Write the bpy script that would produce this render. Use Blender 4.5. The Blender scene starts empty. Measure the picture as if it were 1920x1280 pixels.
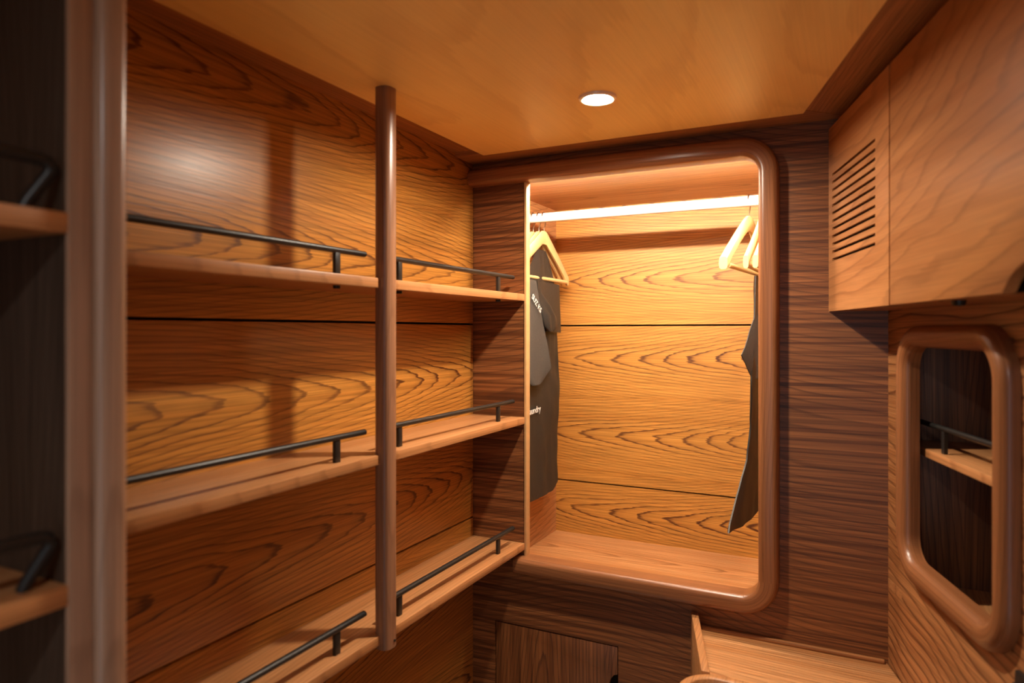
import bpy, bmesh, math, random
from mathutils import Vector, Matrix, noise as mnoise
random.seed(4)
R = math.radians
scene = bpy.context.scene
C = scene.collection

# ------------------------------------------------------------------ camera
YAW = 26.654          # room is measured with +Y along the shelf wall, camera turned left of it
PHI = 15.86           # the right-hand side of the cabin is splayed by this angle
H = 1.5
cam_d = bpy.data.cameras.new('camera')
cam = bpy.data.objects.new('camera', cam_d); C.objects.link(cam)
cam.location = (0, 0, H); cam.rotation_euler = (R(90), 0, R(YAW))
cam_d.sensor_width = 36.0; cam_d.lens = 1285.0 / 1920.0 * 36.0
cam_d.shift_y = -20.0 / 1920.0
cam_d.clip_start = 0.02
cam_d.dof.use_dof = True; cam_d.dof.focus_distance = 1.9; cam_d.dof.aperture_fstop = 3.2
scene.camera = cam

# ------------------------------------------------------------------ world, lamps, exposure
w = bpy.data.worlds.new('world'); scene.world = w; w.use_nodes = True
WB = w.node_tree.nodes['Background']
WB.inputs['Color'].default_value = (0.86, 0.93, 1.0, 1); WB.inputs['Strength'].default_value = 0.8
LAMP_STRENGTH = 1560.0      # recessed ceiling downlight
LED_STRENGTH = 355.0        # strip behind the locker header
LAMP2_STRENGTH = 620.0     # the same lamp behind the viewer, dimmed
LAMP_COL = (1.0, 0.88, 0.72)
LED_COL = (1.0, 0.86, 0.68)
vs = scene.view_settings
vs.view_transform = 'Standard'; vs.look = 'None'; vs.gamma = 1.0; vs.use_curve_mapping = False
vs.exposure = 0.2
try:
    scene.cycles.max_bounces = 8; scene.cycles.diffuse_bounces = 6; scene.cycles.glossy_bounces = 3
    scene.cycles.sample_clamp_indirect = 6.0
except Exception: pass

# ------------------------------------------------------------------ node helpers and materials
class NT:
    def __init__(s, name):
        s.m = bpy.data.materials.new(name); s.m.use_nodes = True
        s.t = s.m.node_tree; s.n = s.t.nodes; s.l = s.t.links
        s.b = s.n['Principled BSDF']
    def node(s, kind, **kw):
        x = s.n.new(kind)
        for k, v in kw.items(): setattr(x, k, v)
        return x
    def put(s, sock, v):
        if isinstance(v, (int, float, tuple, list)): sock.default_value = v
        else: s.l.new(v, sock)
    def math(s, op, a, b=0.0, c=0.0):
        x = s.node('ShaderNodeMath', operation=op)
        s.put(x.inputs[0], a); s.put(x.inputs[1], b); s.put(x.inputs[2], c)
        return x.outputs[0]
    def vec(s, x, y, z):
        v = s.node('ShaderNodeCombineXYZ')
        s.put(v.inputs[0], x); s.put(v.inputs[1], y); s.put(v.inputs[2], z)
        return v.outputs[0]
    def noise(s, vec, scale=1.0, detail=2.0, rough=0.5):
        x = s.node('ShaderNodeTexNoise')
        s.l.new(vec, x.inputs['Vector']); x.inputs['Scale'].default_value = scale
        x.inputs['Detail'].default_value = detail; x.inputs['Roughness'].default_value = rough
        return x.outputs['Fac']
    def ramp(s, fac, stops, interp='LINEAR'):
        x = s.node('ShaderNodeValToRGB'); x.color_ramp.interpolation = interp
        cr = x.color_ramp
        while len(cr.elements) < len(stops): cr.elements.new(0.5)
        for e, (p, c) in zip(cr.elements, stops):
            e.position = p; e.color = (c, c, c, 1) if isinstance(c, (int, float)) else (*c, 1)
        s.l.new(fac, x.inputs[0]); return x.outputs[0]
    def mix(s, fac, a, b, blend='MIX'):
        x = s.node('ShaderNodeMix', data_type='RGBA', blend_type=blend)
        s.put(x.inputs[0], fac)
        for sock, v in ((x.inputs[6], a), (x.inputs[7], b)):
            s.put(sock, (*v, 1) if isinstance(v, tuple) and len(v) == 3 else v)
        return x.outputs[2]

def wood(name, along, across, light, mid, dark, period=0.26, center=0.0, h=0.035, ra=150.0, rl=12.0,
         n1=3.0, n2=0.5, line=0.8, rough=0.36, uv=False, cell=0.0, pore=0.35, bump=0.08, coat=0.0, nscale=(1.2, 5.0), seed=0.0, direction=1.0, edge=1.0, spec=0.45, tscale=(1.4, 38.0), tstop=(0.3, 0.7)):
    """flat-sawn timber: growth rings cut by a board, 'along' = grain axis, 'across' = axis over the board"""
    t = NT(name)
    tc = t.node('ShaderNodeTexCoord'); sp = t.node('ShaderNodeSeparateXYZ')
    t.l.new(tc.outputs['UV' if uv else 'Object'], sp.inputs[0])
    third = ({0, 1, 2} - {along, across}).pop()
    a, c, b = sp.outputs[along], sp.outputs[across], sp.outputs[third]
    a = t.math('ADD', a, seed * 3.7); b = t.math('ADD', b, seed)
    low = t.noise(t.vec(t.math('MULTIPLY', a, nscale[0]), t.math('MULTIPLY', c, nscale[1]), t.math('MULTIPLY', b, nscale[1])), 1.0, 2.0, 0.45)
    low = t.math('SUBTRACT', low, 0.5)
    jag = t.math('SUBTRACT', t.noise(t.vec(t.math('MULTIPLY', a, 9.0), t.math('MULTIPLY', c, 90.0), t.math('MULTIPLY', b, 90.0)), 1.0, 2.0, 0.6), 0.5)
    q = t.math('DIVIDE', t.math('SUBTRACT', c, center), period)
    q = t.math('ADD', q, t.math('MULTIPLY', t.math('SUBTRACT', t.noise(t.vec(t.math('MULTIPLY', a, 1.1), 7.7, 0.0), 1.0, 1.0), 0.5), 0.16))
    z = t.math('MULTIPLY', t.math('SUBTRACT', t.math('FRACT', q), 0.5), period)
    cellid = t.math('FLOOR', q)
    off = t.math('MULTIPLY', t.math('SINE', t.math('MULTIPLY', cellid, 12.9898)), cell)
    rho = t.math('SQRT', t.math('ADD', t.math('MULTIPLY', z, z), h * h))
    g = t.math('MULTIPLY', rho, ra)
    g = t.math('ADD', g, t.math('MULTIPLY', t.math('ADD', a, off), rl * direction))
    g = t.math('ADD', g, t.math('MULTIPLY', low, n1))
    fall = t.ramp(t.math('DIVIDE', t.math('ABSOLUTE', z), period * 0.5), [(0.15, 1.0), (0.75, edge)])
    g = t.math('ADD', g, t.math('MULTIPLY', t.math('MULTIPLY', jag, fall), n2))
    fr = t.math('FRACT', g)
    ln = t.ramp(fr, [(0.0, 0.0), (0.45, 0.05), (0.74, 0.28), (0.87, 1.0), (0.95, 0.9), (1.0, 0.0)])
    strength = t.ramp(t.noise(t.vec(t.math('MULTIPLY', a, 1.6), t.math('MULTIPLY', c, 14.0), t.math('MULTIPLY', b, 14.0)), 1.0, 2.0), [(0.3, 0.6), (0.65, 1.0)])
    ln = t.math('MULTIPLY', t.math('MULTIPLY', t.math('MULTIPLY', ln, strength), line), fall)
    tone = t.ramp(t.noise(t.vec(t.math('MULTIPLY', a, tscale[0]), t.math('MULTIPLY', c, tscale[1]), t.math('MULTIPLY', b, tscale[1])), 1.0, 4.0, 0.65), [(tstop[0], 0.0), (tstop[1], 1.0)])
    base = t.mix(tone, light, mid)
    col = t.mix(ln, base, dark)
    pr = t.ramp(t.noise(t.vec(t.math('MULTIPLY', a, 4.0), t.math('MULTIPLY', c, 380.0), t.math('MULTIPLY', b, 380.0)), 1.0, 2.0, 0.6), [(0.40, 1.0 - pore), (0.58, 1.0)])
    col = t.mix(1.0, col, pr, 'MULTIPLY')
    t.l.new(col, t.b.inputs['Base Color'])
    t.put(t.b.inputs['Roughness'], t.math('ADD', rough, t.math('MULTIPLY', ln, 0.08)))
    t.b.inputs['Specular IOR Level'].default_value = spec
    if coat:
        t.b.inputs['Coat Weight'].default_value = coat; t.b.inputs['Coat Roughness'].default_value = 0.25
    bp = t.node('ShaderNodeBump'); bp.inputs['Strength'].default_value = bump; bp.inputs['Distance'].default_value = 0.002
    t.l.new(pr, bp.inputs['Height']); t.l.new(bp.outputs[0], t.b.inputs['Normal'])
    return t.m

def plain(name, col, rough=0.5, metal=0.0, emit=None, strength=0.0, spec=0.5, speckle=0.0, scale=60.0):
    t = NT(name)
    n = t.node('ShaderNodeTexCoord')
    f = t.noise(n.outputs['Object'], scale, 3.0)
    k = t.ramp(f, [(0.3, 1.0 - speckle), (0.7, 1.0)])
    t.l.new(t.mix(1.0, col, k, 'MULTIPLY'), t.b.inputs['Base Color'])
    t.b.inputs['Roughness'].default_value = rough; t.b.inputs['Metallic'].default_value = metal
    t.b.inputs['Specular IOR Level'].default_value = spec
    if emit:
        t.b.inputs['Emission Color'].default_value = (*emit, 1); t.b.inputs['Emission Strength'].default_value = strength
    return t.m

TEAK = dict(light=(0.62, 0.275, 0.050), mid=(0.47, 0.182, 0.030), dark=(0.085, 0.019, 0.004))
WALN = dict(light=(0.330, 0.118, 0.036), mid=(0.122, 0.037, 0.011), dark=(0.045, 0.014, 0.007))
SOLI = dict(light=(0.58, 0.270, 0.105), mid=(0.47, 0.195, 0.066), dark=(0.20, 0.066, 0.018))
CABI = dict(light=(0.52, 0.225, 0.080), mid=(0.40, 0.155, 0.050), dark=(0.13, 0.038, 0.012))
TRIM = dict(light=(0.33, 0.130, 0.050), mid=(0.25, 0.090, 0.032), dark=(0.10, 0.030, 0.011))
M = {}
M['wall'] = wood('teak_veneer_shelf_wall', 1, 2, **TEAK, period=0.268, center=0.169, h=0.050, ra=122, rl=10.5, n1=4.2, n2=0.7, line=1.0, rough=0.36, cell=0.35, coat=0.08, edge=0.55, nscale=(2.2, 3.2), tscale=(0.5, 45.0))
M['lockback'] = wood('teak_veneer_locker_back', 0, 2, (0.66, 0.305, 0.062), (0.52, 0.215, 0.036), (0.085, 0.019, 0.004), period=0.2545, center=0.746, h=0.046, ra=122, rl=10.5, n1=3.4, n2=0.7, line=1.0, rough=0.45, cell=0.05, direction=-1.0, edge=0.50, nscale=(2.2, 3.2), tscale=(0.5, 45.0))
M['lockside'] = wood('teak_veneer_locker_side', 1, 2, **SOLI, period=0.5, center=0.9, ra=60, rl=6, n1=3, line=0.6, rough=0.42)
M['walnut_x'] = wood('dark_veneer_horizontal', 0, 2, **WALN, period=1.9, center=0.35, h=0.10, ra=75, rl=0.8, n1=3.0, n2=0.1, line=0.6, rough=0.42, nscale=(1.0, 9.0), tscale=(0.40, 85.0), tstop=(0.40, 0.60))
M['walnut_z'] = wood('dark_veneer_vertical', 2, 0, **WALN, period=0.33, center=-0.85, h=0.03, ra=110, rl=7, n1=3.0, n2=0.5, line=0.7, rough=0.42)
M['shelf'] = wood('solid_teak_lengthwise', 1, 0, **SOLI, period=0.9, center=0.3, h=0.05, ra=110, rl=3, n1=2.5, n2=0.4, line=0.45, rough=0.40, pore=0.25)
M['floorx'] = wood('solid_teak_crosswise', 0, 1, (0.68, 0.335, 0.135), (0.55, 0.235, 0.080), (0.24, 0.080, 0.022), period=0.5, center=1.65, h=0.05, ra=110, rl=6, n1=2.5, n2=0.4, line=0.7, rough=0.42, pore=0.35, tscale=(0.8, 40.0), tstop=(0.38, 0.62))
M['cab'] = wood('swirling_walnut_cabinet', 1, 2, **CABI, period=1.9, center=0.75, h=0.09, ra=30, rl=2.0, n1=8.0, n2=0.35, line=0.45, rough=0.34, pore=0.15, nscale=(1.5, 5.5), tscale=(1.3, 18.0), tstop=(0.38, 0.62), coat=0.1)
M['rwall'] = wood('banded_walnut_right_wall', 1, 2, **CABI, period=1.9, center=0.32, h=0.08, ra=48, rl=4.0, n1=7.0, n2=0.25, line=0.95, rough=0.40, nscale=(2.0, 4.0), tscale=(0.7, 50.0), tstop=(0.38, 0.62))
M['trim'] = wood('solid_walnut_moulding', 0, 1, **TRIM, uv=True, period=0.6, center=0.1, h=0.05, ra=120, rl=3, n1=2.0, n2=0.3, line=0.40, rough=0.32, coat=0.15, pore=0.2)
M['post'] = wood('solid_walnut_upright', 2, 0, (0.36, 0.175, 0.095), (0.28, 0.125, 0.062), (0.13, 0.050, 0.024), period=0.6, center=0.1, h=0.05, ra=120, rl=3, n1=2.0, n2=0.3, line=0.35, rough=0.30, coat=0.15, pore=0.2)
M['post_cool_lit'] = wood('cool_lit_walnut_upright', 2, 0, (0.47, 0.290, 0.190), (0.38, 0.220, 0.138), (0.20, 0.105, 0.062), period=0.6, center=0.1, h=0.05, ra=120, rl=3, n1=2.0, n2=0.3, line=0.35, rough=0.30, coat=0.15, pore=0.2)  # same walnut as the support post, with cool light put into its colour
M['batten_x'] = wood('walnut_batten_crosswise', 0, 1, **CABI, period=0.6, center=0.1, ra=120, rl=3, n1=2.0, line=0.4, rough=0.4)
M['batten_y'] = wood('walnut_batten_lengthwise', 1, 0, **CABI, period=0.6, center=0.1, ra=120, rl=3, n1=2.0, line=0.4, rough=0.4)
M['ceiling'] = wood('pale_ceiling_veneer', 1, 0, (0.97, 0.69, 0.24), (0.92, 0.58, 0.18), (0.70, 0.40, 0.12), period=1.6, center=-0.2, h=0.5, ra=9, rl=2.0, n1=4.0, n2=0.3, line=0.4, rough=0.40, spec=0.85, pore=0.05, bump=0.02, nscale=(1.5, 2.5), tscale=(1.2, 3.5), tstop=(0.36, 0.64))
M['floor'] = wood('bounce_pale_floor_boards', 1, 0, (0.86, 0.76, 0.60), (0.82, 0.71, 0.55), (0.6, 0.5, 0.36), period=0.12, center=0.0, ra=120, rl=4, line=0.4, rough=0.5)  # floor is out of view; paleness added to bounce lamp light onto the ceiling
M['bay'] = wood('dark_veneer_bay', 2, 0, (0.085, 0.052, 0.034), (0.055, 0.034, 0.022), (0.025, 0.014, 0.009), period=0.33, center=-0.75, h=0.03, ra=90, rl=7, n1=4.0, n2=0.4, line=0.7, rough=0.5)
M['niche'] = wood('dark_veneer_niche', 2, 0, **WALN, period=0.4, center=0.0, h=0.04, ra=90, rl=5, n1=3.0, line=0.7, rough=0.45)
M['black'] = plain('black_powder_coated_metal', (0.022, 0.020, 0.018), 0.38, 0.3, speckle=0.1)
M['gap'] = plain('dark_joint', (0.012, 0.007, 0.004), 0.9, spec=0.1)
M['hanger'] = plain('pale_lacquered_beech', (0.74, 0.50, 0.22), 0.38, speckle=0.12, scale=25)
M['wire'] = plain('steel_wire', (0.45, 0.39, 0.32), 0.25, 1.0)
M['rod'] = plain('white_enamelled_tube', (0.86, 0.85, 0.82), 0.28)
M['cloth'] = plain('charcoal_cloth', (0.024, 0.022, 0.019), 0.52, speckle=0.25, spec=0.4, scale=220)
M['cloth_light'] = plain('grey_cloth', (0.070, 0.066, 0.060), 0.8, speckle=0.2, spec=0.2, scale=220)
M['thread'] = plain('white_embroidery', (0.75, 0.72, 0.66), 0.7)
M['ring'] = plain('satin_lamp_ring', (0.86, 0.70, 0.55), 0.3, 0.2)
M['lamp'] = plain('lit_lamp_lens', (1, 1, 1), 0.4, emit=LAMP_COL, strength=LAMP_STRENGTH)
M['lamp2'] = plain('lit_lamp_lens_dimmed', (1, 1, 1), 0.4, emit=(0.97, 0.98, 1.0), strength=LAMP2_STRENGTH)
M['led'] = plain('lit_led_strip', (1, 1, 1), 0.4, emit=LED_COL, strength=LED_STRENGTH)
M['alu'] = plain('aluminium_channel', (0.7, 0.68, 0.65), 0.4, 0.8)
M['edge'] = plain('pale_edge_band', (0.60, 0.34, 0.14), 0.4, speckle=0.15)

# ------------------------------------------------------------------ mesh helpers
class MB:
    def __init__(s): s.v = []; s.f = []; s.uv = None
    def add(s, vs, fs):
        o = len(s.v); s.v += [tuple(p) for p in vs]; s.f += [tuple(i + o for i in f) for f in fs]; return s
    def box(s, x0, x1, y0, y1, z0, z1):
        vs = [(x, y, z) for z in (z0, z1) for y in (y0, y1) for x in (x0, x1)]
        return s.add(vs, [(0, 2, 3, 1), (4, 5, 7, 6), (0, 1, 5, 4), (2, 6, 7, 3), (0, 4, 6, 2), (1, 3, 7, 5)])
    def prism(s, poly, axis, a0, a1):
        """extrude a 2D polygon along axis; poly holds the two other coordinates in x,y,z order"""
        def P(p, a):
            p = list(p); p.insert(axis, a); return tuple(p)
        n = len(poly)
        vs = [P(p, a0) for p in poly] + [P(p, a1) for p in poly]
        fs = [tuple(range(n)), tuple(range(2 * n - 1, n - 1, -1))]
        fs += [(i, i + n, (i + 1) % n + n, (i + 1) % n) for i in range(n)]
        return s.add(vs, fs)
    def tube(s, pts, r, seg=10, squash=(1.0, 1.0)):
        pts = [Vector(p) for p in pts]; n = len(pts); vs = []; fs = []
        up = None
        for i, p in enumerate(pts):
            d = (pts[min(i + 1, n - 1)] - pts[max(i - 1, 0)]).normalized()
            if up is None: up = Vector((0, 0, 1)) if abs(d.z) < 0.9 else Vector((1, 0, 0))
            sx = d.cross(up).normalized(); u2 = sx.cross(d).normalized(); up = u2
            for k in range(seg):
                t = 2 * math.pi * k / seg
                vs.append(p + sx * math.cos(t) * r * squash[0] + u2 * math.sin(t) * r * squash[1])
        for i in range(n - 1):
            for k in range(seg):
                a = i * seg + k; b = i * seg + (k + 1) % seg
                fs.append((a, b, b + seg, a + seg))
        fs.append(tuple(range(seg - 1, -1, -1))); fs.append(tuple((n - 1) * seg + k for k in range(seg)))
        return s.add(vs, fs)
    def sweep(s, path, prof, frame, closed=False):
        """path: list of (p, n) 2D points with outward normals; prof: list of (across, depth); frame(u, w, d) -> xyz"""
        n = len(path); m = len(prof); vs = []; fs = []; uvs = []
        L = [0.0]
        for i in range(1, n): L.append(L[-1] + math.dist(path[i][0], path[i - 1][0]))
        PL = [0.0]
        for k in range(1, m): PL.append(PL[-1] + math.dist(prof[k], prof[k - 1]))
        for (p, nn) in path:
            for (ac, de) in prof: vs.append(frame(p[0] + nn[0] * ac, p[1] + nn[1] * ac, de))
        rng = n if closed else n - 1
        for i in range(rng):
            j = (i + 1) % n
            for k in range(m):
                k2 = (k + 1) % m
                fs.append((i * m + k, i * m + k2, j * m + k2, j * m + k))
                l2 = L[j] if j else L[-1] + 0.02
                v2 = PL[k2] if k2 else PL[-1] + 0.02
                uvs.append([(L[i], PL[k]), (L[i], v2), (l2, v2), (l2, PL[k])])
        if not closed:
            fs.append(tuple(range(m - 1, -1, -1))); uvs.append([(0, PL[k]) for k in range(m - 1, -1, -1)])
            fs.append(tuple((n - 1) * m + k for k in range(m))); uvs.append([(L[-1], PL[k]) for k in range(m)])
        s.add(vs, fs); s.uv = uvs; return s
    def lathe(s, prof, seg=40, c=(0, 0)):
        vs = []; fs = []; m = len(prof)
        for k in range(seg):
            t = 2 * math.pi * k / seg
            for (r, z) in prof: vs.append((c[0] + r * math.cos(t), c[1] + r * math.sin(t), z))
        for k in range(seg):
            for i in range(m - 1):
                a = k * m + i; b = ((k + 1) % seg) * m + i
                fs.append((a, b, b + 1, a + 1))
        return s.add(vs, fs)

def rounded_path(corners, rad, steps=10, closed=False):
    """corners: 2D polyline; returns [(point, normal)] with filleted corners; normal points to the right of travel"""
    out = []; n = len(corners)
    def nor(a, b):
        d = Vector((b[0] - a[0], b[1] - a[1])).normalized(); return (d.y, -d.x)
    idx = range(n) if closed else range(1, n - 1)
    if not closed: out.append((corners[0], nor(corners[0], corners[1])))
    for i in idx:
        p0, p1, p2 = Vector(corners[i - 1]), Vector(corners[i]), Vector(corners[(i + 1) % n])
        a = (p0 - p1).normalized(); b = (p2 - p1).normalized()
        cen = p1 + (a + b) * rad
        n0 = Vector(nor(p0, p1)); n1 = Vector(nor(p1, p2))
        s0 = (p1 + a * rad) - cen
        sign = 1 if s0.dot(n0) > 0 else -1
        a0 = math.atan2(n0.y, n0.x); a1 = math.atan2(n1.y, n1.x)
        while a1 - a0 > math.pi: a1 -= 2 * math.pi
        while a0 - a1 > math.pi: a1 += 2 * math.pi
        for k in range(steps + 1):
            t = a0 + (a1 - a0) * k / steps
            nn = (math.cos(t), math.sin(t))
            out.append(((cen.x + nn[0] * rad * sign, cen.y + nn[1] * rad * sign), nn))
    if not closed: out.append((corners[-1], nor(corners[-2], corners[-1])))
    return out

def moulding(w2, d0, d1, r, steps=6):
    """profile: across -w2..w2, depth from front d0 to rear d1, front corners rounded r"""
    p = [(-w2, d1)]
    for k in range(steps + 1):
        t = math.pi / 2 * k / steps; p.append((-w2 + r - r * math.cos(t), d0 + r - r * math.sin(t)))
    for k in range(steps + 1):
        t = math.pi / 2 * (1 - k / steps); p.append((w2 - r + r * math.cos(t), d0 + r - r * math.sin(t)))
    p.append((w2, d1)); return p

def finish(name, mb, mat, base=(0, 0, 0), bevel=0.0, seg=2, smooth=40):
    me = bpy.data.meshes.new(name)
    bx = base
    me.from_pydata([(v[0] - bx[0], v[1] - bx[1], v[2] - bx[2]) for v in mb.v], [], mb.f)
    if mb.uv:
        lay = me.uv_layers.new(name='UVMap'); i = 0
        for f in mb.uv:
            for q in f: lay.data[i].uv = q; i += 1
    bm = bmesh.new(); bm.from_mesh(me)
    bmesh.ops.recalc_face_normals(bm, faces=bm.faces)
    if bevel:
        es = [e for e in bm.edges if len(e.link_faces) == 2 and e.calc_face_angle(0) > R(35)]
        bmesh.ops.bevel(bm, geom=es, offset=bevel, segments=seg, affect='EDGES', profile=0.5, clamp_overlap=True)
    bm.to_mesh(me); bm.free()
    me.materials.append(mat)
    me.shade_smooth()
    try: me.set_sharp_from_angle(angle=R(smooth))
    except Exception: pass
    return me

BASE = {}
def tag(o, label=None, cat=None, group=None, kind=None):
    if label: o['label'] = label
    if cat: o['category'] = cat
    if group: o['group'] = group
    if kind: o['kind'] = kind
    return o
def world_of(base, rz):
    c, s = math.cos(rz), math.sin(rz)
    return (base[0] * c - base[1] * s, base[0] * s + base[1] * c, base[2])
def thing(name, label, cat, base=(0, 0, 0), rz=0.0, group=None, kind=None):
    """Empty at the base of a thing; base is given in the frame turned by rz about the world origin"""
    o = bpy.data.objects.new(name, None); C.objects.link(o)
    o.empty_display_size = 0.05
    o.location = world_of(base, rz); o.rotation_euler = (0, 0, rz)
    BASE[o] = base; return tag(o, label, cat, group, kind)
def part(name, mb, mat, parent, bevel=0.0, label=None, smooth=40, seg=2):
    b = BASE[parent]
    o = bpy.data.objects.new(name, finish(name, mb, mat, b, bevel, seg, smooth)); C.objects.link(o)
    o.parent = parent; BASE[o] = b
    if label: o['label'] = label
    return o
def solo(name, mb, mat, label, cat, base=(0, 0, 0), rz=0.0, bevel=0.0, group=None, kind=None, smooth=40):
    o = bpy.data.objects.new(name, finish(name, mb, mat, base, bevel, 2, smooth)); C.objects.link(o)
    o.location = world_of(base, rz); o.rotation_euler = (0, 0, rz); BASE[o] = base
    return tag(o, label, cat, group, kind)
PH = R(PHI)
def to_local(x, y): return (x * math.cos(PH) + y * math.sin(PH), -x * math.sin(PH) + y * math.cos(PH))
def to_world(l, m): return (l * math.cos(PH) - m * math.sin(PH), l * math.sin(PH) + m * math.cos(PH))

# ------------------------------------------------------------------ key planes (metres)
XL = -0.92            # shelf wall
XS = -0.765           # front of the shelves
YB = 1.60             # back bulkhead
YK = 2.17             # back of the hanging locker
ZC = 1.9404             # ceiling
ZB = 1.947            # underside of the ceiling battens
LC = 0.387            # front of the upper right cabinet (turned frame)
LW = 0.494            # lower right wall (turned frame)
YF = -1.10            # behind the camera

# ------------------------------------------------------------------ floor, ceiling, walls
solo('floor', MB().box(-1.0, 0.95, YF, YK, -0.03, 0.0), M['floor'], 'unseen boarded cabin floor, made pale to bounce light upward', 'floor', kind='structure')
cx1, cy1 = to_world(0.3275, 1.5)
def lineX(l, y): return (l - y * math.sin(PH)) / math.cos(PH)
ceil = solo('ceiling', MB().prism([(-0.837, YF), (lineX(0.320, YF), YF), (lineX(0.320, 1.507), 1.507), (-0.837, 1.507)], 2, ZC, ZC + 0.03),
            M['ceiling'], 'pale orange veneered ceiling panel around the downlight', 'ceiling', kind='structure')
solo('trim_1', MB().box(XL - 0.012, -0.8375, YF, 1.5065, 1.957, 1.98), M['batten_y'], 'wooden strip between the ceiling and the shelf wall', 'trim', kind='structure')
solo('trim_2', MB().prism([(XL - 0.012, 1.5075), (lineX(0.321, 1.5075), 1.5075), (lineX(0.45, YB), YB + 0.018), (XL - 0.012, YB + 0.018)], 2, ZB, 1.98), M['batten_x'],
     'wooden strip above the locker opening', 'trim', kind='structure')
solo('trim_3', MB().prism([(0.3205, -1.0), (0.70, -1.0), (0.70, 1.58), (0.3205, 1.58)], 2, ZB + 0.0008, 1.9795), M['batten_y'],
     'wooden strip above the right-hand cabinet', 'trim', rz=PH, kind='structure')
solo('ceiling_backing', MB().box(-1.0, 1.2, YF, YK + 0.03, 1.981, 2.01), M['gap'], 'dark structure above the ceiling panel', 'ceiling', kind='structure')

wl = thing('wall_left', 'shelf wall clad in three wide flame-grained veneer panels', 'wall', kind='structure')
part('backing', MB().box(-1.0, XL - 0.012, YF, 1.63, 0, 1.98), M['gap'], wl)
for z0, z1 in ((0.0, 0.9978), (1.0024, 1.5154), (1.5202, 1.957)):
    part('panel', MB().box(XL - 0.012, XL, YF, YB - 0.0002, z0, z1), M['wall'], wl, bevel=0.0008)

wb = thing('wall_back', 'dark horizontally grained bulkhead around the locker opening', 'wall', kind='structure')
part('panel', MB().box(-0.172, 0.075, YB, YB + 0.018, 0.0, ZB), M['walnut_x'], wb)
part('panel', MB().box(XL - 0.012, -0.172, YB, YB + 0.018, 1.905, ZB), M['walnut_x'], wb)
part('panel', MB().box(0.075, 0.75, YB, YB + 0.018, 1.56, ZB), M['walnut_x'], wb)
part('panel', MB().box(XL - 0.012, -0.172, YB, YB + 0.018, 0.7355, 0.90), M['walnut_x'], wb)
part('panel', MB().box(XL - 0.012, -0.853, YB, YB + 0.018, 0.0, 0.7355), M['walnut_x'], wb)
part('panel', MB().box(-0.515, -0.172, YB, YB + 0.018, 0.0, 0.7355), M['walnut_x'], wb)
part('panel', MB().box(-0.853, -0.515, YB, YB + 0.018, 0.0, 0.16), M['walnut_x'], wb)
part('panel', MB().box(XL - 0.012, -0.7665, YB + 0.002, YB + 0.016, 0.90, 1.89), M['walnut_x'], wb)
part('edge_strip', MB().box(-0.7665, -0.7595, YB - 0.004, YB + 0.018, 0.905, 1.888), M['edge'], wb, bevel=0.0015, label='pale edge band of the narrow panel')
part('backing', MB().box(XL, -0.515, YB + 0.0185, YB + 0.03, 0.0, 0.79), M['gap'], wb)

wr = thing('wall_right', 'banded walnut side wall pierced by a rounded opening', 'wall', rz=PH, kind='structure')
OY0, OY1, OZ0, OZ1 = 1.040, 1.404, 1.062, 1.490      # centre line of the rounded opening
yend = 1.5525
for (a, b, c, d) in ((-1.2, OY0, 0, 1.56), (OY1, yend, 0, 1.56), (OY0, OY1, 0, OZ0), (OY0, OY1, OZ1, 1.56)):
    part('panel', MB().box(LW, LW + 0.008, a, b, c, d), M['rwall'], wr)
part('backing', MB().box(0.70, 0.715, -1.2, 1.50, 0.0, 1.98), M['gap'], wr)
# space behind the opening
nx0, ny0 = to_world(LW, 1.0)
nc = thing('niche', 'dark recess behind the rounded opening', 'niche', (LW, 1.0, 0.96), kind='structure')
nc.name = 'wall_niche'; BASE[nc] = (nx0, ny0, 0.96); nc.location = (nx0, ny0, 0.96)
part('end_panel', MB().box(0.076, 0.75, YB, YB + 0.018, 0.96, 1.56), M['niche'], nc)
part('side_panel', MB().box(0.75, 0.77, 0.70, YB + 0.018, 0.96, 1.56), M['niche'], nc)
ax, ay = to_world(LW + 0.008, 0.80); bx_, by_ = to_world(LW + 0.008, yend)
part('bottom_panel', MB().prism([(ax, ay), (0.75, ay), (0.75, YB), (bx_, YB - 0.002)], 2, 0.977, 0.995), M['shelf'], nc)
part('top_panel', MB().prism([(ax, ay), (0.75, ay), (0.75, YB), (bx_, YB - 0.002)], 2, 1.54, 1.558), M['niche'], nc)

wf = thing('wall_front', 'bulkhead with a doorway behind the viewer', 'wall', kind='structure')
part('panel', MB().box(-1.0, -0.42, YF - 0.02, YF, 0, 1.98), M['walnut_x'], wf)
part('panel', MB().box(0.30, 1.2, YF - 0.02, YF, 0, 1.98), M['walnut_x'], wf)
part('panel', MB().box(-0.42, 0.30, YF - 0.02, YF, 1.86, 1.98), M['walnut_x'], wf)

# ------------------------------------------------------------------ hanging locker
lk = thing('hanging_locker', 'bright veneered hanging locker seen through the big rounded opening', 'closet', (XL, YB + 0.02, 0.80))
for z0, z1 in ((0.80, 0.9896), (0.9944, 1.5152), (1.5204, 1.925)):
    part('back_panel', MB().box(XL, 0.12, YK, YK + 0.012, z0, z1), M['lockback'], lk)
part('backing', MB().box(XL - 0.02, 0.12, YK + 0.012, YK + 0.02, 0.79, 1.93), M['gap'], lk)
part('side_panel', MB().box(XL - 0.016, XL, YB + 0.031, YK, 0.80, 1.925), M['lockside'], lk)
part('side_panel', MB().box(0.10, 0.116, YB + 0.02, YK, 0.80, 1.925), M['lockside'], lk)
part('floor_panel', MB().box(XL, 0.10, YB + 0.031, YK, 0.798, 0.816), M['floorx'], lk)
part('top_panel', MB().box(XL, 0.10, YB + 0.02, YK, 1.911, 1.925), M['floorx'], lk)

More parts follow.
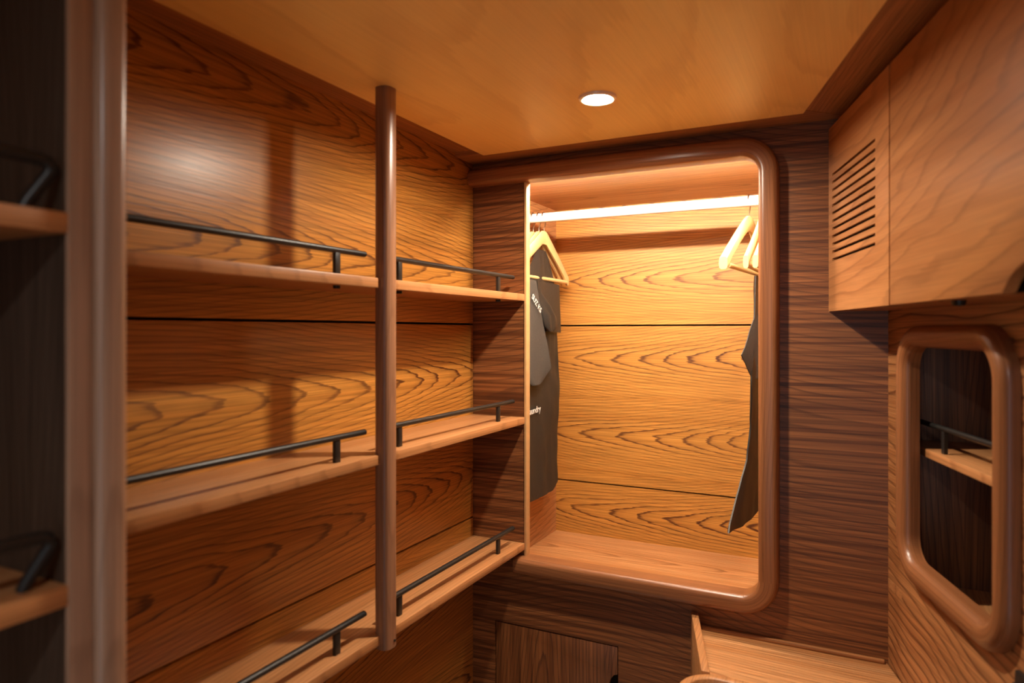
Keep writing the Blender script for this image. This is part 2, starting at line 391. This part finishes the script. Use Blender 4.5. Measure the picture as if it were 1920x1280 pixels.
# rounded moulding round the locker opening: header, corners, stile and sill swept in one run
fr = thing('opening_frame', 'rounded wooden moulding framing the hanging locker opening', 'frame', (-0.17, 1.58, 0.87))
ZT, XR, ZS = 1.905, -0.170, 0.898
rad = 0.058
top0 = rounded_path([(XL + 0.001, ZT), (XR, ZT), (XR, ZS), (-0.785, ZS)], rad, 12)
prof = moulding(0.021, 1.568, YB + 0.0185, 0.0135)
frm = lambda u, v, d: (u, d, v)
# the run is split where the joints show: header, stile, sill
i1 = [i for i, (p, n) in enumerate(top0) if abs(p[0] - XR) < 1e-6]
a_, b_ = i1[0], i1[-1]
hd = top0[:a_ + 1]; st = [top0[a_], top0[b_]]; sl = top0[b_:]
part('header', MB().sweep(hd, prof, frm), M['trim'], fr, smooth=60)
part('stile', MB().sweep(st, prof, frm), M['trim'], fr, smooth=60)
part('sill', MB().sweep(sl, prof, frm), M['trim'], fr, smooth=60)

# LED strip tucked up behind the header
ls = thing('led_strip', 'lit led strip hidden behind the locker header', 'light', (-0.5, 1.628, 1.90))
part('channel', MB().box(-0.90, 0.08, 1.6188, 1.6215, 1.889, 1.911), M['alu'], ls)
part('diffuser', MB().box(-0.895, 0.075, 1.6225, 1.6315, 1.892, 1.900), M['led'], ls)

# ------------------------------------------------------------------ access door under the locker
ad = thing('access_door', 'dark vertically grained access door below the locker sill', 'door', (-0.684, YB, 0.165))
notch = [(-0.85, 0.165), (-0.5175, 0.165)]
nz, nr = 0.618, 0.048
for k in range(9):
    t = -math.pi / 2 + math.pi * k / 8
    notch.append((-0.5175 - nr * 0.5 * math.cos(t), nz + nr * math.sin(t)))
notch += [(-0.5175, 0.7325), (-0.85, 0.7325)]
part('door_leaf', MB().prism(notch, 1, YB + 0.001, YB + 0.016), M['walnut_z'], ad, bevel=0.0006, smooth=30)

# ------------------------------------------------------------------ shelves with black guard rails
def guard_rail(parent, y0, y1, ztop, legs, xr=XS - 0.022):
    zr = ztop + 0.042
    m = MB().tube([(xr, y0, zr), (xr, y0 + 0.004, zr), (xr, y1 - 0.004, zr), (xr, y1, zr)], 0.0060, 12, (1.05, 0.9))
    r = part('guard_rail', m, M['black'], parent)
    for y in legs:
        part('leg', MB().box(xr - 0.0035, xr + 0.0035, y - 0.0065, y + 0.0065, ztop - 0.0005, zr - 0.001), M['black'], r, bevel=0.001)
        part('bolt', MB().lathe([(0.0, ztop - 0.0235), (0.006, ztop - 0.0235), (0.0065, ztop - 0.018), (0.0, ztop - 0.018)], 12, (xr, y)), M['black'], r)
shelf_txt = {1.595: 'topmost of the three long wooden shelves behind the round post',
             1.277: 'middle of the three long wooden shelves behind the round post',
             0.952: 'lowest of the three long wooden shelves behind the round post'}
for zt, lab in shelf_txt.items():
    s = thing('wall_shelf', lab, 'shelf', (XL, 1.0, zt - 0.018), group='long wall shelves')
    part('board', MB().box(XL, XS, 0.42, YB - 0.0005, zt - 0.018, zt), M['shelf'], s, bevel=0.002)
    guard_rail(s, 0.44, 0.978, zt, (0.465, 0.905))
    guard_rail(s, 1.036, 1.572, zt, (1.083, 1.492))

# round post in front of the shelves
pp = thing('support_post', 'slim rounded wooden post running from the ceiling past three shelves', 'post', (-0.768, 1.011, 0.925))
def post_poly(cx, cy, rx, ry, n=20, e=2.6):
    out = []
    for k in range(n):
        t = 2 * math.pi * k / n
        c, s = math.cos(t), math.sin(t)
        out.append((cx + rx * math.copysign(abs(c) ** (2 / e), c), cy + ry * math.copysign(abs(s) ** (2 / e), s)))
    return out
part('upright', MB().prism(post_poly(-0.7655, 1.0125, 0.0165, 0.0185, 28), 2, 0.926, ZC), M['post'], pp, smooth=60)
part('screw', MB().tube([(-0.7500, 1.0165, 0.938), (-0.7475, 1.0165, 0.938)], 0.0025, 10), M['black'], pp)

# ------------------------------------------------------------------ nearer, deeper shelf bay at the far left
XN, YN = -0.605, 0.356
bay = thing('shelf_bay', 'dark deeper shelf bay at the left edge with its rounded corner post', 'shelf bay', (XL, YN, 0.0))
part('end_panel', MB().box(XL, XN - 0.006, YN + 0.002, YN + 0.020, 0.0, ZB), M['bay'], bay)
part('edge_strip', MB().box(XN - 0.006, XN, YN, YN + 0.0215, 0.0, ZB), M['post_cool_lit'], bay, bevel=0.001)
part('corner_post', MB().prism(post_poly(XN - 0.004, YN + 0.036, 0.0135, 0.0145, 28), 2, 0.0, ZB), M['post_cool_lit'], bay, smooth=60)
for zt, lab in ((1.602, 'upper dark shelf in the bay at the left edge of the picture'), (1.281, 'lower dark shelf in the bay at the left edge of the picture')):
    s = thing('bay_shelf', lab, 'shelf', (XL, 0.0, zt - 0.018), group='shelves in the left bay')
    part('board', MB().box(XL, XN - 0.001, -0.60, YN + 0.0015, zt - 0.018, zt), M['shelf'], s, bevel=0.0015)
    zr = zt + 0.044; xr = XN - 0.013
    r = part('guard_rail', MB().tube([(xr, -0.55, zr), (xr, 0.338, zr), (xr, 0.346, zr - 0.002), (xr, 0.349, zr - 0.008), (xr - 0.002, 0.346, zr - 0.014), (xr - 0.006, 0.333, zt + 0.008), (xr - 0.008, 0.330, zt)], 0.0058, 12), M['black'], s)

# ------------------------------------------------------------------ upper right cabinet with vent
CB0, CB1 = 1.541, 1.926
uc = thing('wall_cabinet', 'walnut wall cabinet with slotted vent panel at upper right', 'cabinet', (LC, 1.19, CB0), PH)
part('body', MB().prism([(LC + 0.02, -0.9), (0.62, -0.9), (0.62, to_local(lineX(0.62, YB), YB)[1] - 0.002), (LC + 0.02, to_local(lineX(LC + 0.02, YB), YB)[1] - 0.002)], 2, CB0, CB1), M['rwall'], uc)
v0, v1 = 1.190, 1.5515
s0, s1 = 1.256, 1.524
zsl0, zsl1, npit = 1.6475, 1.8235, 11
pitch = (zsl1 - zsl0) / npit; hs = 0.0028
vm = MB()
vm.box(LC, LC + 0.014, v0, v1, CB0, zsl0 - hs); vm.box(LC, LC + 0.014, v0, v1, zsl1 + hs, CB1)
vm.box(LC, LC + 0.014, v0, s0, zsl0 - hs, zsl1 + hs); vm.box(LC, LC + 0.014, s1, v1, zsl0 - hs, zsl1 + hs)
vp = part('vent_panel', vm, M['cab'], uc)
part('vent_backing', MB().box(LC + 0.0145, LC + 0.0199, v0 - 0.012, v1 - 0.004, CB0 + 0.001, CB1), M['gap'], uc)
for i in range(npit):
    z0 = zsl0 + i * pitch + hs; z1 = zsl0 + (i + 1) * pitch - hs
    part('slat', MB().box(LC, LC + 0.005, s0, s1, z0, z1), M['cab'], vp)
dp = [(-0.6, CB0), ]
cyc, czc, crr = 0.772, CB0 - 0.052, 0.085
hw = math.sqrt(crr * crr - 0.052 ** 2)
for k in range(13):
    t = -hw + 2 * hw * k / 12
    dp.append((cyc + t, czc + math.sqrt(max(0, crr * crr - t * t))))
dp += [(1.1863, CB0), (1.1863, CB1), (-0.6, CB1)]
dr = part('door', MB().prism(dp, 0, LC, LC + 0.0143), M['cab'], uc, bevel=0.001, smooth=30)
part('notch_backing', MB().box(LC + 0.0182, LC + 0.0199, 0.66, 0.88, CB0 + 0.001, CB0 + 0.06), M['gap'], dr)
bl, bm_ = LC + 0.030, 1.016
part('catch', MB().lathe([(0.0, CB0 - 0.008), (0.007, CB0 - 0.007), (0.009, CB0 - 0.002), (0.009, CB0 + 0.001)], 16, (bl, bm_)), M['black'], uc)

# ------------------------------------------------------------------ rounded opening frame in the right wall, and its shelf
of = thing('ring_frame', 'rounded wooden ring frame round the opening in the right wall', 'frame', (LW, 1.256, 1.02), PH)
pth = rounded_path([(OY0, OZ0), (OY0, OZ1), (OY1, OZ1), (OY1, OZ0)], 0.062, 12, closed=True)
part('ring', MB().sweep(pth, moulding(0.0195, LW - 0.024, LW + 0.009, 0.0180), lambda u, v, d: (d, u, v), closed=True), M['trim'], of, smooth=60)
ns = thing('niche_shelf', 'short wooden shelf with black rail inside the right-hand opening', 'shelf', (0.53, 1.3, 1.267), PH)
lf = 0.513; zt = 1.282
yA = to_local(lineX(lf, YB), YB)[1]; yB_ = to_local(lineX(0.70, YB), YB)[1]
part('board', MB().prism([(lf, 0.86), (0.70, 0.86), (0.70, yB_ - 0.001), (lf, yA - 0.006)], 2, zt - 0.015, zt), M['shelf'], ns, bevel=0.001)
r = part('guard_rail', MB().tube([(lf + 0.012, yA - 0.012, zt + 0.044), (lf + 0.012, 0.90, zt + 0.044)], 0.0048, 10), M['black'], ns)
for y in (1.335, 0.98):
    part('leg', MB().box(lf + 0.009, lf + 0.015, y - 0.006, y + 0.006, zt, zt + 0.043), M['black'], r)

# dark fitting at the lower right edge
lt = thing('wall_fitting', 'dark metal fitting at the lower right edge on the wall', 'fitting', (LW, 0.96, 0.92), PH)
part('plate', MB().box(LW - 0.008, LW, 0.90, 1.022, 0.88, 1.050), M['black'], lt, bevel=0.002)
part('cap', MB().box(LW - 0.016, LW - 0.008, 0.910, 1.012, 0.89, 1.038), M['black'], lt, bevel=0.002)

# ------------------------------------------------------------------ bench with fiddle, and rounded bin in front of it
bn = thing('bench', 'low wooden bench top with raised fiddle in the back right corner', 'bench', (-0.3, 1.5, 0.0))
d0 = Vector((-math.sin(PH), math.cos(PH)))
def along(x, y, t): return (x - d0.x * t, y - d0.y * t)
fl0 = (-0.3405, YB - 0.001); fl1 = (-0.3245, YB - 0.001); tl = 0.2825
e0, e1 = along(*fl0, tl), along(*fl1, tl)
part('fiddle', MB().prism([fl0, fl1, e1, e0], 2, 0.10, 0.854), M['shelf'], bn, bevel=0.0015)
part('top', MB().prism([(fl1[0] + 0.0005, fl1[1]), (lineX(LW, YB) - 0.002, YB - 0.001), (lineX(LW, 1.332) - 0.002, 1.3275), (along(*fl1, 0.279)[0], 1.3275)], 2, 0.80, 0.819), M['floorx'], bn)
part('cove_strip', MB().box(-0.321, lineX(LW, YB) - 0.006, YB - 0.010, YB - 0.0005, 0.819, 0.828), M['batten_x'], bn, bevel=0.003)
part('front', MB().box(-0.25, lineX(LW, 1.33) - 0.012, 1.3285, 1.345, 0.0, 0.7995), M['walnut_x'], bn)
bi = thing('open_bin', 'round-cornered wooden bin rim in front of the bench', 'bin', (-0.06, 1.1, 0.0))
bp_ = rounded_path([(-0.282, 0.86), (-0.282, 1.317), (0.115, 1.317), (0.115, 0.86)], 0.055, 10, closed=True)
def bin_prof(z0, z1): return [(-0.006, z0), (-0.009, z1 - 0.002), (-0.007, z1), (0.007, z1), (0.009, z1 - 0.002), (0.009, z0)]
part('wall', MB().sweep(bp_, bin_prof(0.0, 0.853), lambda u, v, d: (u, v, d), closed=True), M['shelf'], bi, smooth=50)
part('bottom', MB().box(-0.27, 0.105, 0.872, 1.306, 0.30, 0.312), M['walnut_z'], bi)

# ------------------------------------------------------------------ downlight
def downlight(LXY, label, lens_mat):
    dl = thing('downlight', label, 'light', (*LXY, ZC - 0.006))
    part('bezel', MB().lathe([(0.0252, ZC + 0.001), (0.0254, ZC - 0.0040), (0.0300, ZC - 0.0058), (0.035, ZC - 0.004), (0.0365, ZC), (0.0365, ZC + 0.001)], 48, LXY), M['ring'], dl)
    part('lens', MB().lathe([(0.0, ZC - 0.0016), (0.014, ZC - 0.0015), (0.020, ZC - 0.0012), (0.0253, ZC - 0.0008)], 48, LXY), lens_mat, dl)
downlight((-0.4356, 1.228), 'small lit round downlight recessed in the ceiling', M['lamp'])
downlight((-0.08, -0.30), 'second round downlight in the ceiling behind the viewer', M['lamp2'])

# ------------------------------------------------------------------ clothes rod, hangers, laundry bags
ZROD, YROD = 1.843, 1.90
rd = thing('clothes_rod', 'white round clothes rod across the hanging locker', 'rod', (-0.4, YROD, ZROD))
part('tube', MB().tube([(XL + 0.0005, YROD, ZROD), (0.0995, YROD, ZROD)], 0.0136, 24), M['rod'], rd)
for x0, x1 in ((XL + 0.0002, XL + 0.006), (0.094, 0.0998)):
    part('end_socket', MB().tube([(x0, YROD, ZROD), (x1, YROD, ZROD)], 0.018, 20), M['wire'], rd)

def hanger_body(th=0.0042, bow=0.008, pw=1.0):
    """one swept arm-to-arm piece, s along the hanger, bowed forward like a suit hanger"""
    m = MB(); top = []; n = 14
    for k in range(-n, n + 1):
        t = abs(k) / n; s = 0.2 * k / n
        zt_ = -0.124 * max(0.0, (t - 0.06) / 0.94) ** pw
        hgt = 0.042 - 0.016 * t + (0.005 if t > 0.90 else 0)
        zb = zt_ - hgt
        tk = th * (1.0 + 0.55 * t)
        top.append((s, zt_, zb, tk, -bow * t * t))
    vs = []; fs = []
    for (s, a, b, tk, off) in top:
        c = (a + b) / 2; hh = (a - b) / 2
        for q in range(10):
            an = 2 * math.pi * q / 10
            ce, se = math.cos(an), math.sin(an)
            vs.append((off + tk * math.copysign(abs(ce) ** 0.6, ce), s, c + hh * math.copysign(abs(se) ** 0.6, se)))
    N = len(top)
    for i in range(N - 1):
        for q in range(10):
            a = i * 10 + q; b = i * 10 + (q + 1) % 10
            fs.append((a, b, b + 10, a + 10))
    fs.append(tuple(range(9, -1, -1))); fs.append(tuple((N - 1) * 10 + q for q in range(10)))
    return m.add(vs, fs)
ZN = 1.803
hb = finish('hanger_arm', hanger_body(), M['hanger'])
hb2 = finish('contoured_hanger_arm', hanger_body(0.0068, 0.018, 1.3), M['hanger'])
hbar = finish('trouser_bar', MB().tube([(-0.009, -0.186, -0.144), (-0.006, 0.186, -0.144)], 0.0062, 12), M['hanger'])
hk_pts = [(0, 0, -0.012), (0, 0, 0.008)]
hc = ZROD - ZN; hr = 0.0136 + 0.0022
hk_pts += [(0, 0.006, 0.016), (0, hr * 0.94, hc - hr * 0.45)]
for k in range(15):
    t = R(-15 + 205 * k / 14); hk_pts.append((0, hr * math.cos(t), hc + hr * math.sin(t)))
hhook = finish('hook', MB().tube(hk_pts, 0.0016, 8), M['wire'])
def hanger(x, yawdeg, label, group, arm=hb):
    o = bpy.data.objects.new('coat_hanger', None); C.objects.link(o); o.empty_display_size = 0.03
    o.location = (x, YROD, ZN); o.rotation_euler = (0, 0, R(yawdeg)); tag(o, label, 'hanger', group)
    for nm, me in (('arms', arm), ('trouser_bar', hbar), ('hook', hhook)):
        c = bpy.data.objects.new(nm, me); C.objects.link(c); c.parent = o
    return o
hanger(-0.896, 0, 'wooden hanger nearest the locker side wall, partly hidden, leftmost of four', 'hangers at the left end of the rod')
hanger(-0.881, 0, 'wooden hanger second from the locker side wall among four', 'hangers at the left end of the rod')
hanger(-0.862, 0, 'wooden hanger third from the locker side wall among four', 'hangers at the left end of the rod')
hanger(-0.845, -0.5, 'wooden hanger in front of the four at the left, above the grey laundry bag', 'hangers at the left end of the rod')
hanger(-0.252, -4.5, 'empty bowed wooden hanger hanging alone left of the right pair', 'hangers at the right end of the rod', hb2)
hanger(-0.222, -1, 'pale wooden hanger seen edge-on beside the right frame stile', 'hangers at the right end of the rod')
hanger(-0.204, 0, 'rightmost wooden hanger, mostly hidden by the right frame stile', 'hangers at the right end of the rod')

def cloth(bound, xfun, th=0.004, nu=14, wob=0.006, seed=0.0):
    """bound: rows (z, y_left, y_right) from top to bottom; xfun(y, z) gives the hanging plane; closed thin body"""
    rows = []
    for i in range(len(bound) - 1):
        (z0, a0, b0), (z1, a1, b1) = bound[i], bound[i + 1]
        k = max(1, int(abs(z0 - z1) / 0.018))
        for j in range(k): t = j / k; rows.append((z0 + (z1 - z0) * t, a0 + (a1 - a0) * t, b0 + (b1 - b0) * t))
    rows.append(bound[-1])
    m = MB(); nr = len(rows); vs = []; fs = []
    for side in (1, -1):
        for (z, a, b) in rows:
            for q in range(nu + 1):
                y = a + (b - a) * q / nu
                n_ = mnoise.noise(Vector((y * 16, z * 5.0, seed))) + 0.5 * mnoise.noise(Vector((y * 40, z * 14, seed + 5)))
                pinch = min(1.0, 4.0 * min(q, nu - q) / nu + 0.25)
                vs.append((xfun(y, z) + n_ * wob + side * th * pinch, y, z))
    W = nu + 1; T = nr * W
    for i in range(nr - 1):
        for q in range(nu):
            a = i * W + q
            fs.append((a, a + 1, a + W + 1, a + W)); fs.append((T + a, T + a + W, T + a + W + 1, T + a + 1))
        for q in (0, nu):
            a = i * W + q; fs.append((a, a + W, T + a + W, T + a))
    for i in (0, nr - 1):
        for q in range(nu):
            a = i * W + q; fs.append((a, a + 1, T + a + 1, T + a))
    return m.add(vs, fs)

def lettering(text, size, loc, tilt, parent, name='lettering'):
    cu = bpy.data.curves.new(name, 'FONT'); cu.body = text; cu.size = size; cu.extrude = 0.0004
    tmp = bpy.data.objects.new(name, cu); C.objects.link(tmp)
    dg = bpy.context.evaluated_depsgraph_get()
    me = bpy.data.meshes.new_from_object(tmp.evaluated_get(dg)); C.objects.unlink(tmp); bpy.data.objects.remove(tmp)
    # text plane x->+Y, y->+Z, facing +X
    rot = Matrix(((0, 0, 1, 0), (1, 0, 0, 0), (0, 1, 0, 0), (0, 0, 0, 1))) 
    me.transform(Matrix.Rotation(R(tilt), 4, 'Z')); me.transform(rot)
    b = BASE[parent]
    me.transform(Matrix.Translation((loc[0] - b[0], loc[1] - b[1], loc[2] - b[2])))
    me.materials.clear(); me.materials.append(M['thread'])
    o = bpy.data.objects.new(name, me); C.objects.link(o); o.parent = parent; BASE[o] = b
    o['label'] = 'white lettering ' + text; return o

lb = thing('laundry_bag', 'dark grey cloth laundry bag with white lettering on the left hangers', 'laundry bag', (-0.85, YROD, 1.0), group='laundry bags in the locker')
body = part('bag_body', cloth([(1.745, 1.865, 1.935), (1.66, 1.785, 2.01), (1.50, 1.775, 2.02), (1.30, 1.77, 2.03), (1.10, 1.775, 2.02), (1.02, 1.78, 2.02), (1.0, 1.80, 1.985)], lambda y, z: -0.8535 + 0.004 * (1.65 - z), 0.0028, 18, 0.0075, 1.0), M['cloth'], lb)
part('folded_top', cloth([(1.646, 1.79, 2.018), (1.58, 1.79, 2.022), (1.495, 1.86, 2.028)], lambda y, z: -0.843, 0.003, 12, 0.004, 3.0), M['cloth'], lb)
flap = part('hanging_flap', cloth([(1.646, 1.70, 1.815), (1.55, 1.69, 1.855), (1.45, 1.68, 1.895), (1.388, 1.68, 1.918), (1.343, 1.78, 1.842)], lambda y, z: -0.834 + 0.012 * (1.65 - z), 0.004, 12, 0.003, 7.0), M['cloth_light'], lb)
kn = cloth([(1.644, 1.815, 1.845), (1.61, 1.832, 1.872), (1.575, 1.845, 1.905), (1.545, 1.862, 1.950), (1.515, 1.875, 1.958), (1.498, 1.895, 1.925)], lambda y, z: -0.834, 0.010, 12, 0.020, 21.0)
part('gathered_cord', kn, M['cloth'], lb, smooth=60)
lettering('Laundry', 0.028, (-0.8440, 1.782, 1.256), 2, body)
lettering('SUZ KS', 0.0235, (-0.8235, 1.765, 1.594), -35, flap)

rb = thing('laundry_bag', 'black cloth laundry bag hanging half hidden behind the right frame stile', 'laundry bag', (-0.25, YROD, 1.0), group='laundry bags in the locker')
part('bag_body', cloth([(1.645, 1.90, 2.06), (1.37, 1.84, 2.06), (1.25, 1.885, 2.05), (1.165, 1.868, 2.05), (1.06, 1.79, 2.05), (1.005, 1.735, 2.04), (0.998, 1.80, 1.96)], lambda y, z: -0.236 - 0.10 * max(0, 1.45 - z) * min(1.0, (2.06 - y) / 0.30), 0.007, 14, 0.005, 11.0), M['cloth'], rb)
part('hanging_flap', cloth([(1.62, 2.0, 2.05), (1.588, 1.94, 2.05), (1.52, 1.86, 2.04), (1.440, 1.765, 2.03), (1.375, 1.86, 2.0)], lambda y, z: -0.226 - 0.16 * max(0, 1.94 - y), 0.004, 12, 0.003, 15.0), M['cloth_light'], rb)
